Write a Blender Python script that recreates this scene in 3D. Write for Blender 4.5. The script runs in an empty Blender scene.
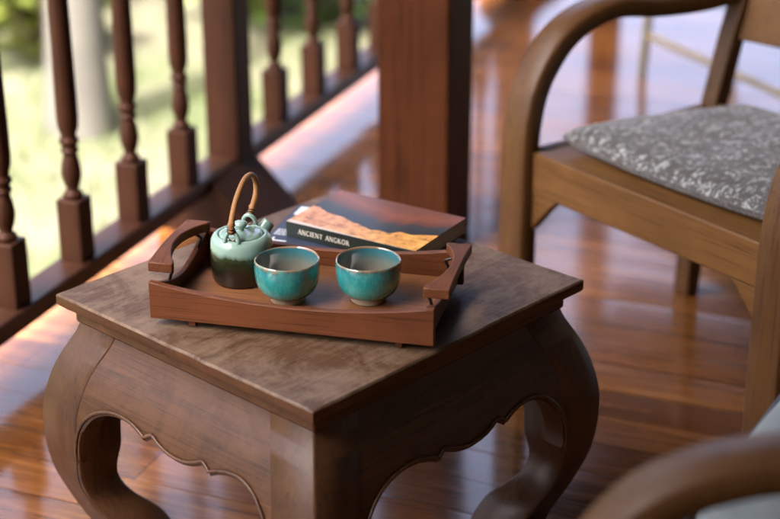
import bpy, math, random
from mathutils import Vector, Matrix
random.seed(11)
R = math.radians
scene = bpy.context.scene
COL = scene.collection

# ------------------------------------------------------------------ helpers
class MB:
    """collects shapes and links them as ONE mesh object"""
    def __init__(s): s.v = []; s.f = []; s.m = []
    def add(s, vs, fs, mi=0):
        o = len(s.v); s.v += [tuple(v) for v in vs]
        for f in fs: s.f.append(tuple(i + o for i in f)); s.m.append(mi)
        return s
    def box(s, c, d, rz=0, M=None, mi=0):
        x, y, z = d[0]/2, d[1]/2, d[2]/2
        vs = [Vector((i*x, j*y, k*z)) for i in (-1, 1) for j in (-1, 1) for k in (-1, 1)]
        m = M if M else Matrix.Rotation(rz, 3, 'Z')
        vs = [m @ v + Vector(c) for v in vs]
        return s.add(vs, [(0,1,3,2),(4,6,7,5),(0,4,5,1),(2,3,7,6),(0,2,6,4),(1,5,7,3)], mi)
    def loft(s, rings, cap=True, closed=True, mi=0):
        n = len(rings[0]); vs = [v for r in rings for v in r]; fs = []
        for a in range(len(rings)-1):
            for i in range(n if closed else n-1):
                j = (i+1) % n
                fs.append((a*n+i, a*n+j, (a+1)*n+j, (a+1)*n+i))
        if cap:
            fs.append(tuple(range(n))[::-1]); fs.append(tuple((len(rings)-1)*n+i for i in range(n)))
        return s.add(vs, fs, mi)
    def lathe(s, prof, n=48, c=(0,0,0), cap=True, mi=0):
        rings = [[(c[0]+r*math.cos(2*math.pi*i/n), c[1]+r*math.sin(2*math.pi*i/n), c[2]+z) for i in range(n)] for r, z in prof]
        return s.loft(rings, cap, mi=mi)
    def tube(s, pts, rad, n=10, cap=True, flat=1.0, mi=0):
        pts = [Vector(p) for p in pts]; rings = []; up = None
        for i, p in enumerate(pts):
            t = (pts[min(i+1, len(pts)-1)] - pts[max(i-1, 0)]).normalized()
            if up is None:
                up = Vector((0,0,1)) if abs(t.z) < .9 else Vector((1,0,0))
            a = up - t*up.dot(t); a.normalize(); up = a; b = t.cross(a)
            r = rad[i] if hasattr(rad, '__len__') else rad
            rings.append([p + a*(r*flat*math.cos(2*math.pi*k/n)) + b*(r*math.sin(2*math.pi*k/n)) for k in range(n)])
        return s.loft(rings, cap, mi=mi)
    def prism(s, poly, axis, a, b, mi=0):
        """polygon (u,v) extruded along axis from a to b"""
        def P(u, v, w):
            return {'x': (w,u,v), 'y': (u,w,v), 'z': (u,v,w)}[axis]
        n = len(poly)
        vs = [P(u,v,a) for u,v in poly] + [P(u,v,b) for u,v in poly]
        fs = [tuple(range(n)), tuple(range(n, 2*n))[::-1]] + [(i, n+i, n+(i+1)%n, (i+1)%n) for i in range(n)]
        return s.add(vs, fs, mi)
    def build(s, name, mat, parent=None, bevel=0, seg=2, smooth=True, angle=38, sub=0, fix=True):
        me = bpy.data.meshes.new(name); me.from_pydata(s.v, [], s.f); me.validate()
        mats = mat if isinstance(mat, (list, tuple)) else [mat]
        for m in mats: me.materials.append(m)
        if len(mats) > 1 and len(me.polygons) == len(s.m): me.polygons.foreach_set('material_index', s.m)
        if fix:
            import bmesh
            bm = bmesh.new(); bm.from_mesh(me)
            bmesh.ops.recalc_face_normals(bm, faces=bm.faces); bm.to_mesh(me); bm.free()
        o = bpy.data.objects.new(name, me); COL.objects.link(o)
        if parent: o.parent = parent
        if smooth:
            me.polygons.foreach_set('use_smooth', [True]*len(me.polygons))
            if not sub: me.set_sharp_from_angle(angle=R(angle))
        if bevel:
            b = o.modifiers.new('bevel', 'BEVEL'); b.width = bevel; b.segments = seg; b.limit_method = 'ANGLE'; b.angle_limit = R(40)
            b.harden_normals = False
        if sub:
            m = o.modifiers.new('sub', 'SUBSURF'); m.levels = sub; m.render_levels = sub
        return o

def thing(name, label, cat, loc=(0,0,0), rz=0, group=None):
    o = bpy.data.objects.new(name, None); COL.objects.link(o)
    o.location = loc; o.rotation_euler = (0, 0, rz); o.empty_display_size = .05
    o['label'] = label; o['category'] = cat
    if group: o['group'] = group
    return o
def tag(o, label, cat, group=None, kind=None):
    o['label'] = label; o['category'] = cat
    if group: o['group'] = group
    if kind: o['kind'] = kind
    return o
def struct(o, label=None, cat=None, kind='structure'):
    o['kind'] = kind
    if label: o['label'] = label
    if cat: o['category'] = cat
    return o
def copy_tree(o, parent=None):
    c = o.copy(); COL.objects.link(c); c.parent = parent
    for ch in list(o.children): copy_tree(ch, c)
    return c

def smoothstep(a, b, x):
    t = max(0, min(1, (x-a)/(b-a))); return t*t*(3-2*t)
def interp(tab, x):
    if x <= tab[0][0]: return tab[0][1]
    for (x0, y0), (x1, y1) in zip(tab, tab[1:]):
        if x <= x1: return y0 + (y1-y0)*(x-x0)/(x1-x0)
    return tab[-1][1]
def catmull(pts, n=6):
    P = [Vector(p) for p in pts]; P = [P[0]*2-P[1]] + P + [P[-1]*2-P[-2]]; out = []
    for i in range(1, len(P)-2):
        for k in range(n):
            t = k/n; a, b, c, d = P[i-1:i+3]
            out.append(.5*((2*b)+(c-a)*t+(2*a-5*b+4*c-d)*t*t+(3*b-a-3*c+d)*t**3))
    out.append(P[-2]); return out

# ------------------------------------------------------------------ materials
class NT:
    def __init__(s, name):
        s.mat = bpy.data.materials.new(name); s.mat.use_nodes = True
        s.t = s.mat.node_tree; s.t.nodes.clear()
        s.out = s.n('ShaderNodeOutputMaterial'); s.b = s.n('ShaderNodeBsdfPrincipled')
        s.l(s.b.outputs[0], s.out.inputs[0])
    def n(s, ty, **k):
        x = s.t.nodes.new(ty)
        for a, b in k.items(): setattr(x, a, b)
        return x
    def l(s, a, b): s.t.links.new(a, b)
    def set(s, **k):
        for a, v in k.items(): s.b.inputs[a.replace('_', ' ')].default_value = v
    def coord(s, scale=(1,1,1), loc=(0,0,0), rot=(0,0,0)):
        c = s.n('ShaderNodeTexCoord'); m = s.n('ShaderNodeMapping')
        m.inputs['Scale'].default_value = scale; m.inputs['Location'].default_value = loc; m.inputs['Rotation'].default_value = rot
        s.l(c.outputs['Object'], m.inputs[0]); return m.outputs[0]
    def noise(s, vec, scale=5, detail=4, rough=.55, dist=0):
        x = s.n('ShaderNodeTexNoise'); x.inputs['Scale'].default_value = scale; x.inputs['Detail'].default_value = detail
        x.inputs['Roughness'].default_value = rough; x.inputs['Distortion'].default_value = dist
        if vec: s.l(vec, x.inputs['Vector'])
        return x.outputs['Fac']
    def ramp(s, fac, stops, interp='LINEAR'):
        x = s.n('ShaderNodeValToRGB'); x.color_ramp.interpolation = interp; e = x.color_ramp.elements
        while len(e) > 1: e.remove(e[-1])
        for i, (p, c) in enumerate(stops):
            k = e[0] if i == 0 else e.new(p)
            k.position = p; k.color = (c, c, c, 1) if isinstance(c, (int, float)) else (*c, 1)
        s.l(fac, x.inputs[0]); return x.outputs[0]
    def mix(s, fac, a, b, blend='MIX'):
        x = s.n('ShaderNodeMix', data_type='RGBA', blend_type=blend)
        for v, i in ((fac, 0), (a, 6), (b, 7)):
            if isinstance(v, (int, float)): x.inputs[i].default_value = v
            elif isinstance(v, tuple): x.inputs[i].default_value = (*v, 1)
            else: s.l(v, x.inputs[i])
        return x.outputs[2]
    def math(s, op, a, b=0, c=0, clamp=False):
        x = s.n('ShaderNodeMath', operation=op, use_clamp=clamp)
        for v, i in ((a, 0), (b, 1), (c, 2)):
            if isinstance(v, (int, float)): x.inputs[i].default_value = v
            else: s.l(v, x.inputs[i])
        return x.outputs[0]
    def sep(s, vec):
        x = s.n('ShaderNodeSeparateXYZ'); s.l(vec, x.inputs[0]); return x.outputs
    def comb(s, x, y, z):
        c = s.n('ShaderNodeCombineXYZ')
        for v, i in ((x,0),(y,1),(z,2)):
            if isinstance(v, (int, float)): c.inputs[i].default_value = v
            else: s.l(v, c.inputs[i])
        return c.outputs[0]
    def rough(s, fac, lo, hi):
        x = s.n('ShaderNodeMapRange'); x.inputs[3].default_value = lo; x.inputs[4].default_value = hi
        s.l(fac, x.inputs[0]); s.l(x.outputs[0], s.b.inputs['Roughness'])
    def bump(s, h, strength=.2, dist=.001):
        x = s.n('ShaderNodeBump'); x.inputs['Strength'].default_value = strength; x.inputs['Distance'].default_value = dist
        s.l(h, x.inputs['Height']); s.l(x.outputs[0], s.b.inputs['Normal'])

def wood(name, dark, mid, light, axis='x', grain=1.0, rlo=.35, rhi=.55, seed=0, wear=None, wear_amt=.5, coat=0, bump=.25, pores=True, spec=.18):
    t = NT(name)
    def sc(al, ac): return {'x': (al, ac, ac), 'y': (ac, al, ac), 'z': (ac, ac, al)}[axis]
    g = grain
    broad = t.noise(t.coord(sc(1.1*g, 13*g), (seed*3.1, seed*1.7, seed*2.3)), 1.0, 4, .6, 1.8)      # figure, some centimetres wide
    rings = t.noise(t.coord(sc(2.4*g, 62*g), (seed, seed*2, seed*.7)), 1.0, 6, .68, 1.1)             # growth rings, millimetres wide
    fibre = t.noise(t.coord(sc(14*g, 520*g), (seed*2, 0, seed)), 1.0, 3, .7, .2)                     # fibres
    f = t.math('ADD', t.math('ADD', t.math('MULTIPLY', broad, .34), t.math('MULTIPLY', rings, .40)), t.math('MULTIPLY', fibre, .26))
    col = t.ramp(f, [(.36, dark), (.47, mid), (.56, mid), (.66, light)])
    blot = t.noise(t.coord((1, 1, 1), (seed*5, 0, seed)), 7, 4, .6, .5)
    col = t.mix(t.ramp(blot, [(.40, 0.0), (.70, .36)]), col, tuple(c*.62 for c in dark))
    if pores:
        p = t.ramp(t.noise(t.coord(sc(7*g, 480*g), (0, seed, 0)), 1.0, 2, .5), [(.57, 0.0), (.67, .6)])
        col = t.mix(p, col, tuple(c*.4 for c in dark))
    if wear:
        w1 = t.noise(t.coord((1,1,1), (seed*2, seed, 0)), 11, 8, .72, .9)
        w2 = t.noise(t.coord(sc(5, 130), (seed, 0, 0)), 1.0, 5, .65, .6)
        w3 = t.noise(t.coord((1,1,1), (0, seed, 0)), 95, 4, .65)
        wv = t.math('ADD', t.math('ADD', t.math('MULTIPLY', w1, .6), t.math('MULTIPLY', w2, .22)), t.math('MULTIPLY', w3, .18))
        col = t.mix(t.ramp(wv, [(.45, 0.0), (.505, wear_amt*.5), (.58, wear_amt)]), col, wear)
        # fine scratches in a few directions
        for rot in (.5, -.9):
            sn = t.noise(t.coord((260, 3.0, 3.0) if axis != 'x' else (3.0, 260, 3.0), (seed, 3, 1), (0, 0, rot)), 1.0, 2, .4)
            col = t.mix(t.ramp(sn, [(.72, 0.0), (.75, .16)]), col, tuple(min(1, c*1.25) for c in wear))
    t.l(col, t.b.inputs['Base Color'])
    t.rough(t.math('ADD', t.math('MULTIPLY', rings, .5), t.math('MULTIPLY', blot, .5)), rlo, rhi)
    t.bump(t.math('ADD', t.math('MULTIPLY', rings, .5), t.math('MULTIPLY', fibre, .5)), bump, .0009)
    t.set(Coat_Weight=coat, Coat_Roughness=.18, Specular_IOR_Level=spec)
    return t.mat

def plain(name, col, rough=.5, var=.25, scale=20, metal=0, coat=0, bump=0.0):
    t = NT(name); n = t.noise(t.coord(), scale, 4)
    c = t.mix(n, tuple(x*(1-var) for x in col), tuple(min(1, x*(1+var)) for x in col))
    t.l(c, t.b.inputs['Base Color']); t.rough(n, rough*.85, min(1, rough*1.15))
    t.set(Metallic=metal, Coat_Weight=coat, Coat_Roughness=.08)
    if bump: t.bump(n, bump, .002)
    return t.mat

M = {}
M['top'] = wood('worn_tabletop_wood', (.030,.013,.006), (.085,.043,.022), (.15,.085,.048), 'x', .9, .34, .58, 1, wear=(.20,.14,.093), wear_amt=.62, spec=.35)
M['table'] = wood('dark_table_wood', (.015,.0055,.0022), (.066,.0255,.0095), (.165,.070,.027), 'x', .9, .30, .50, 2, wear=(.17,.080,.036), wear_amt=.18, spec=.38)
M['table_y'] = wood('dark_table_wood_crosswise', (.015,.0055,.0022), (.066,.0255,.0095), (.165,.070,.027), 'y', .9, .30, .50, 3, wear=(.17,.080,.036), wear_amt=.18, spec=.38)
M['leg'] = wood('dark_leg_wood', (.015,.006,.0025), (.062,.0255,.010), (.15,.066,.028), 'z', .7, .30, .50, 4, wear=(.16,.078,.037), wear_amt=.16, spec=.38)
M['tray'] = wood('tray_teak', (.055,.016,.006), (.135,.044,.016), (.24,.088,.034), 'x', 1.0, .38, .58, 5, spec=.22)
M['tray_y'] = wood('tray_teak_crosswise', (.055,.016,.006), (.13,.043,.016), (.22,.082,.032), 'y', 1.0, .38, .58, 6, spec=.22)
M['tray_floor'] = wood('tray_floor_teak', (.10,.036,.014), (.21,.088,.036), (.32,.15,.068), 'x', .9, .32, .5, 7, spec=.3)
M['rail'] = wood('railing_wood', (.014,.005,.0026), (.035,.0125,.006), (.066,.026,.0125), 'y', .8, .3, .5, 8, spec=.35)
M['rail_z'] = wood('railing_wood_upright', (.014,.005,.0026), (.035,.0125,.006), (.066,.026,.0125), 'z', .8, .4, .6, 9, spec=.12)
M['pillar'] = wood('pillar_wood', (.026,.0085,.0035), (.068,.0225,.0088), (.115,.041,.0165), 'z', .5, .5, .7, 10, spec=.06)
M['chair'] = wood('golden_chair_wood', (.060,.026,.009), (.148,.071,.023), (.24,.125,.047), 'x', .8, .36, .52, 11)
M['chair_y'] = wood('golden_chair_wood_deep', (.060,.026,.009), (.148,.071,.023), (.24,.125,.047), 'y', .8, .36, .52, 12)
M['chair_z'] = wood('shaded_chair_wood_upright', (.042,.017,.005), (.102,.046,.015), (.165,.080,.028), 'z', .7, .34, .5, 13, spec=.3)  # darker copy of the chair wood, shade of the unlit arms in its colour
M['ceiling'] = wood('ceiling_boards', (.022,.010,.006), (.04,.019,.010), (.06,.03,.016), 'y', .5, .5, .7, 14)
M['bamboo'] = wood('olive_bamboo', (.09,.075,.02), (.17,.14,.04), (.25,.2,.07), 'z', .6, .35, .5, 15, pores=False)
M['bamboo_y'] = wood('pale_bamboo', (.17,.13,.07), (.25,.20,.11), (.31,.255,.15), 'y', .6, .35, .5, 16, pores=False)
M['iron'] = plain('dark_iron_rod', (.03,.022,.018), .4, .3, 60, .7)
M['cane'] = wood('handle_cane', (.17,.075,.028), (.30,.15,.058), (.42,.24,.10), 'z', 1.5, .3, .45, 17, pores=False)
M['wire'] = plain('copper_wire', (.16,.10,.06), .35, .2, 60, .8)

def floor_mat():
    t = NT('polished_floor_boards')
    W = .092
    sx, sy, sz = t.sep(t.coord())
    row = t.math('FLOOR', t.math('DIVIDE', sy, W))
    wn = t.n('ShaderNodeTexWhiteNoise', noise_dimensions='1D'); t.l(row, wn.inputs['W'])
    off = t.math('MULTIPLY', wn.outputs['Value'], 3.7)
    piece = t.math('FLOOR', t.math('DIVIDE', t.math('ADD', sx, off), 2.3))
    wn2 = t.n('ShaderNodeTexWhiteNoise', noise_dimensions='2D'); t.l(t.comb(row, piece, 0), wn2.inputs['Vector'])
    rnd = wn2.outputs['Value']
    vec = t.comb(t.math('MULTIPLY', sx, 1.6), t.math('MULTIPLY', sy, 26), t.math('MULTIPLY', rnd, 37))
    g = t.noise(vec, 1.0, 5, .6, 1.4)
    vec2 = t.comb(t.math('MULTIPLY', sx, 9), t.math('MULTIPLY', sy, 160), t.math('MULTIPLY', rnd, 11))
    g2 = t.noise(vec2, 1.0, 3, .6, .2)
    f = t.math('ADD', t.math('MULTIPLY', g, .65), t.math('MULTIPLY', g2, .35))
    c = t.ramp(f, [(.32, (.070,.022,.005)), (.5, (.155,.055,.013)), (.68, (.25,.10,.027))])
    hue = t.ramp(rnd, [(0, (.62,.58,.55)), (.5, (1,1,1)), (1, (1.3,1.36,1.3))])
    c = t.mix(1.0, c, hue, 'MULTIPLY')
    fx = t.math('FRACT', t.math('DIVIDE', t.math('ADD', sx, off), 2.3))
    joint = t.math('LESS_THAN', fx, .0011)
    c = t.mix(joint, c, (.012,.006,.004))
    t.l(c, t.b.inputs['Base Color'])
    n3 = t.noise(t.coord((3,3,3)), 2.2, 4, .6)
    t.rough(t.math('ADD', t.math('MULTIPLY', n3, .6), t.math('MULTIPLY', g2, .4)), .05, .26)
    t.bump(f, .12, .0008)
    t.set(Specular_IOR_Level=.8, Coat_Weight=.5, Coat_Roughness=.06)
    return t.mat
M['floor'] = floor_mat()

def teal_mat():
    t = NT('teal_glaze'); s = t.sep(t.coord())
    n = t.noise(t.coord((1,1,.45)), 55, 4, .6, .5)
    n2 = t.noise(t.coord(), 420, 2, .5)
    z = t.math('ADD', s[2], t.math('MULTIPLY', t.math('SUBTRACT', n, .5), .010))
    c = t.ramp(t.math('DIVIDE', z, .06), [(.14, (.06,.30,.265)), (.32, (.022,.255,.23)), (.62, (.022,.235,.225)), (.86, (.035,.22,.24)), (.925, (.055,.15,.15)), (.955, (.19,.125,.075)), (1, (.24,.16,.10))])
    n4 = t.noise(t.coord((1,1,.6)), 120, 5, .65, .6)
    c = t.mix(t.ramp(n4, [(.46, 0.0), (.62, .55)]), c, (.07,.36,.325))
    c = t.mix(t.ramp(n2, [(.60, 0.0), (.70, .5)]), c, (.02,.10,.09))
    t.l(c, t.b.inputs['Base Color']); t.rough(n, .06, .2)
    t.set(Coat_Weight=1, Coat_Roughness=.03, Coat_IOR=1.55); t.bump(n2, .06, .0006)
    return t.mat
def inner_mat():
    t = NT('cup_interior_glaze'); s = t.sep(t.coord())
    n = t.noise(t.coord(), 60, 4, .6)
    z = t.math('ADD', s[2], t.math('MULTIPLY', t.math('SUBTRACT', n, .5), .008))
    c = t.ramp(t.math('DIVIDE', z, .06), [(.1, (.105,.095,.075)), (.50, (.165,.155,.125)), (.68, (.14,.175,.155)), (.84, (.05,.17,.19)), (.94, (.03,.15,.19)), (.96, (.20,.13,.08)), (1, (.24,.16,.10))])
    t.l(c, t.b.inputs['Base Color']); t.rough(n, .08, .2); t.set(Coat_Weight=1, Coat_Roughness=.03, Coat_IOR=1.55)
    return t.mat
M['teal'] = teal_mat(); M['inner'] = inner_mat()
M['foot'] = plain('bare_stoneware', (.33,.26,.18), .6, .25, 70, bump=.1)
def pot_mat():
    t = NT('celadon_over_iron_glaze'); s = t.sep(t.coord())
    n = t.noise(t.coord((1,1,.25)), 95, 5, .6, .4); n1 = t.noise(t.coord(), 26, 5, .6)
    z = t.math('ADD', s[2], t.math('MULTIPLY', t.math('SUBTRACT', n, .5), .016))
    cel = t.mix(n1, (.17,.29,.245), (.29,.42,.36))
    drk = t.ramp(t.math('DIVIDE', z, .05), [(.0, (.007,.005,.004)), (.45, (.011,.008,.005)), (.70, (.018,.022,.009)), (.92, (.035,.048,.020)), (1.0, (.05,.055,.03))])
    drk = t.mix(t.ramp(n1, [(.5, 0.0), (.7, .5)]), drk, (.016,.022,.009))
    f = t.ramp(z, [(.0445, 0.0), (.0485, 1.0)])
    c = t.mix(f, drk, cel)
    t.l(c, t.b.inputs['Base Color']); t.rough(n1, .09, .24); t.set(Coat_Weight=.5, Coat_Roughness=.04)
    t.bump(n1, .08, .002)
    return t.mat
M['pot'] = pot_mat()
M['celadon'] = plain('celadon_glaze', (.215,.345,.295), .12, .3, 40, coat=1, bump=.04)
M['hole'] = plain('spout_hollow', (.02,.018,.015), .5)

def cover_mat():
    t = NT('book_cover_print'); s = t.sep(t.coord())
    u = t.math('DIVIDE', s[0], .22); v = t.math('DIVIDE', s[1], .147)
    n = t.noise(t.coord((1,1.2,1)), 55, 5, .7, .3)
    nb = t.noise(t.coord((1,.25,1)), 34, 3, .6, 0)
    bnd = t.ramp(u, [(0, .50), (.33, .335), (.57, .235), (.62, .27), (.70, .25), (.75, .36), (.84, .33), (.92, .40), (1, .45)])
    bnd = t.math('ADD', bnd, t.math('MULTIPLY', t.math('SUBTRACT', nb, .5), .10))
    band = t.ramp(t.math('SUBTRACT', bnd, v), [(.0, 0.0), (.012, 1.0)])
    stone = t.ramp(n, [(.30, (.10,.035,.012)), (.45, (.52,.24,.055)), (.62, (.70,.37,.09)), (.75, (.78,.50,.18))])
    stoneL = t.ramp(n, [(.30, (.14,.05,.025)), (.5, (.46,.20,.085)), (.7, (.62,.36,.20))])
    stone = t.mix(t.ramp(u, [(.25, 0.0), (.6, 1.0)]), stoneL, stone)
    cr = t.ramp(t.noise(t.coord((1,2.5,1), (3,1,0), (0,0,.6)), 38, 4, .6, 1.2), [(.30, .8), (.37, 0.0)])
    stone = t.mix(cr, stone, (.05,.02,.01))
    n2 = t.noise(t.coord((2.2,1,1), (0,0,0), (0,0,.35)), 16, 4, .6, .8)
    sky = t.ramp(t.math('ADD', t.math('SUBTRACT', v, bnd), t.math('MULTIPLY', t.math('SUBTRACT', n2, .5), .12)),
                 [(.03, (.016,.022,.024)), (.17, (.028,.034,.038)), (.27, (.11,.038,.024)), (.42, (.19,.062,.036)), (.6, (.13,.05,.035))])
    c = t.mix(band, sky, stone)
    low = t.ramp(t.math('SUBTRACT', t.math('SUBTRACT', .075, t.math('MULTIPLY', u, .11)), v), [(0, 0.0), (.012, 1.0)])
    low = t.math('MULTIPLY', low, t.ramp(u, [(.55, 1.0), (.68, 0.0)]))
    c = t.mix(low, c, (.50,.42,.35))
    t.l(c, t.b.inputs['Base Color']); t.set(Roughness=.34, Coat_Weight=.22, Coat_Roughness=.16, Specular_IOR_Level=.3)
    nn = t.noise(t.coord(), 9, 2); t.bump(nn, .12, .004)
    return t.mat
M['cover'] = cover_mat()
M['spine'] = plain('dark_green_spine', (.012,.02,.017), .3, .2, 60, coat=.3)
M['title'] = plain('title_lettering', (.78,.75,.64), .5, .05)
def pages_mat():
    t = NT('page_edges'); n = t.noise(t.coord((2,2,900)), 1, 3, .6)
    t.l(t.ramp(n, [(.3, (.30,.28,.25)), (.7, (.48,.45,.41))]), t.b.inputs['Base Color']); t.set(Roughness=.8); return t.mat
M['pages'] = pages_mat()
def mag_mat():
    t = NT('navy_magazine_cover'); n = t.noise(t.coord(), 22, 4)
    c = t.mix(n, (.016,.024,.048), (.038,.052,.090))
    t.l(c, t.b.inputs['Base Color']); t.set(Roughness=.4, Coat_Weight=.1, Coat_Roughness=.2, Specular_IOR_Level=.2); return t.mat
M['mag'] = mag_mat()
M['magprint_glare'] = plain('white_print_and_glare', (.55,.58,.62), .4, .1)

def fabric_pattern():
    t = NT('patterned_cushion_fabric')
    vec = t.coord((1,1,1.0))
    n0 = t.noise(t.coord((1,1,1), (2,0,0)), 34, 2, .5)
    def lines(scale, th, rot, lo):
        m = t.coord((1, .55, 1), (lo, lo*2, 0), (0, 0, rot))
        n = t.noise(m, scale, 1.0, .4, 1.6)
        a = t.math('ABSOLUTE', t.math('SUBTRACT', n, .5))
        return t.ramp(a, [(th, 1.0), (th*1.8, 0.0)])
    l1 = lines(43, .052, .6, 0); l2 = lines(57, .048, -.5, 3)
    vor = t.n('ShaderNodeTexVoronoi', feature='F1'); vor.inputs['Scale'].default_value = 70; t.l(vec, vor.inputs['Vector'])
    blob = t.ramp(vor.outputs['Distance'], [(.29, 1.0), (.37, 0.0)])
    pat = t.math('MAXIMUM', t.math('MAXIMUM', l1, l2), t.math('MULTIPLY', blob, .9))
    base = t.mix(n0, (.215,.23,.235), (.33,.345,.345))
    c = t.mix(t.math('MULTIPLY', pat, .93), base, (.035,.029,.025))
    t.l(c, t.b.inputs['Base Color'])
    wv = t.noise(t.coord((1,1,1)), 700, 2); t.bump(wv, .35, .0006)
    t.set(Roughness=.75, Sheen_Weight=.25)
    return t.mat
M['fabric'] = fabric_pattern()
def bluegrey():
    t = NT('grey_blue_fabric'); n = t.noise(t.coord(), 14, 4); w = t.noise(t.coord((1,1,1)), 600, 2)
    t.l(t.mix(n, (.11,.132,.14), (.155,.185,.19)), t.b.inputs['Base Color']); t.bump(w, .3, .0006); t.set(Roughness=.7, Sheen_Weight=.3); return t.mat
M['bluegrey'] = bluegrey()
M['piping'] = plain('dark_piping', (.05,.06,.08), .7)

def lawn_mat():
    t = NT('lawn_ground')
    a = t.noise(t.coord((1,1,1)), .55, 4, .6, .6); b = t.noise(t.coord((1,1,1), (7,3,0)), 2.6, 5, .6); d = t.noise(t.coord(), 30, 4)
    g = t.mix(d, (.031,.042,.018), (.068,.080,.038))
    dry = t.mix(d, (.068,.065,.045), (.105,.099,.071))
    c = t.mix(t.ramp(t.math('ADD', t.math('MULTIPLY', a, .6), t.math('MULTIPLY', b, .4)), [(.44, 0.0), (.56, 1.0)]), g, dry)
    e = t.noise(t.coord((1,1,1), (1,9,0)), .8, 3)
    c = t.mix(t.ramp(e, [(.58, 0.0), (.66, .7)]), c, (.094,.078,.066))
    t.l(c, t.b.inputs['Base Color']); t.set(Roughness=.9, Specular_IOR_Level=.2); t.bump(d, .5, .03)
    return t.mat
M['lawn'] = lawn_mat()
def leaf(name, c1, c2):
    t = NT(name); oi = t.n('ShaderNodeTexCoord')
    n = t.noise(t.coord(), 3.0, 3)
    t.l(t.mix(n, c1, c2), t.b.inputs['Base Color'])
    t.set(Roughness=.5); t.b.inputs['Subsurface Weight'].default_value = 0
    tr = t.n('ShaderNodeBsdfTranslucent'); t.l(t.mix(n, tuple(x*1.3 for x in c1), tuple(x*1.3 for x in c2)), tr.inputs[0])
    mx = t.n('ShaderNodeMixShader'); mx.inputs[0].default_value = .45
    t.l(t.b.outputs[0], mx.inputs[1]); t.l(tr.outputs[0], mx.inputs[2]); t.l(mx.outputs[0], t.out.inputs[0])
    return t.mat
M['leaf_bright'] = leaf('bright_leaves', (.055,.115,.014), (.10,.165,.024))
M['leaf_yellow'] = leaf('yellow_green_leaves', (.10,.125,.018), (.155,.175,.035))
M['leaf_dark'] = leaf('dark_leaves', (.03,.065,.014), (.07,.12,.03))
M['grass'] = leaf('grass_blades', (.06,.085,.02), (.115,.135,.045))
M['bark'] = plain('brown_bark', (.13,.09,.06), .85, .4, 16, bump=.6)
M['palebark'] = plain('pale_bark', (.072,.068,.060), .85, .5, 4, bump=.5)
M['roof'] = plain('roof_tiles', (.16,.07,.045), .8, .3, 12)
M['plaster'] = wood('house_wall_boards', (.30,.24,.18), (.42,.34,.26), (.5,.42,.33), 'z', .5, .5, .7, 21, spec=.05)  # set pale so the unseen walls bounce fill light

# ------------------------------------------------------------------ frame of the veranda: x' = N (towards the room), y' = along the railing
A = R(21)
RR = Vector((math.sin(A), math.cos(A), 0)); NN = Vector((math.cos(A), -math.sin(A), 0))
VZ = -A            # z rotation that maps local x->NN, local y->RR
def ver(n, r, z=0): return NN*n + RR*r + Vector((0,0,z))

# ------------------------------------------------------------------ floor: boards as one sheet, slightly crowned and tilted
N0, N1, R0, R1 = -1.63, 3.1, -.9, 5.06
def build_floor():
    mb = MB(); W = .092; rng = random.Random(4)
    y = math.floor(R0/W)*W
    while y < R1:
        tilt = rng.uniform(-.00035, .00035); dz = rng.uniform(-.0003, .0003)
        prof = [(0, -.003), (.0007, -.0012), (.0009, -.00004), (.0022, 0), (.012, .00002), (W*.5, .00008), (W-.012, .00002), (W-.0022, 0), (W-.0009, -.00004), (W-.0007, -.0012), (W, -.003)]
        prof = [(a, z + dz + tilt*(a/W-.5)*2) if 0 < a < W else (a, z) for a, z in prof]
        K = 24
        rings = []
        for i in range(K+1):
            x = N0 + (N1-N0)*i/K; wob = .00025*math.sin(i*1.7 + y*40)
            rings.append([(x, y+a, z + (wob if 0 < a < W else 0)) for a, z in prof])
        n = len(prof); vs = [v for r in rings for v in r]
        fs = [(a*n+i, (a+1)*n+i, (a+1)*n+i+1, a*n+i+1) for a in range(K) for i in range(n-1)]
        mb.add(vs, fs); y += W
    yend = y
    mb.box(((N0+N1)/2, (R0+yend)/2, -.06), (N1-N0, yend-R0-.01, .1))
    o = mb.build('floor', M['floor'], angle=24, fix=False); o.rotation_euler = (0,0,VZ)
    struct(o, 'polished red-brown plank floor of the veranda', 'floor')
build_floor()

# roof over the veranda, ceiling and house walls (out of frame, they shade the place, the walls also bounce fill)
EAVE_N, EAVE_R = -1.62, 6.0
mb = MB(); mb.box(((EAVE_N+4)/2, (EAVE_R-3.6)/2, 2.80), (4-EAVE_N, EAVE_R+3.6, .06)); o = mb.build('ceiling', M['ceiling']); o.rotation_euler = (0,0,VZ); struct(o)
mb = MB(); mb.prism([(EAVE_R-.02, 2.77), (EAVE_R+1.35, 1.95), (EAVE_R+1.35, 2.01), (EAVE_R-.02, 2.83)], 'x', EAVE_N, 4.0)  # unseen low eave, added to keep the near floor's reflections dark
o = mb.build('roof', M['ceiling']); o.rotation_euler = (0,0,VZ); struct(o)
mb = MB(); mb.prism([(EAVE_N-.1, 2.84), (4.1, 4.6), (4.1, 4.7), (EAVE_N-.1, 2.94)], 'y', -3.7, EAVE_R+.1); o = mb.build('roof', M['roof']); o.rotation_euler = (0,0,VZ); struct(o)
mb = MB(); mb.box((3.16, (8.2-2.6)/2, 1.38), (.12, 8.2+2.6, 2.76)); o = mb.build('wall', M['plaster']); o.rotation_euler = (0,0,VZ); struct(o)
mb = MB(); mb.box((.75, -.96, 1.38), (4.7, .12, 2.76)); o = mb.build('wall', M['plaster']); o.rotation_euler = (0,0,VZ); struct(o)

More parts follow.
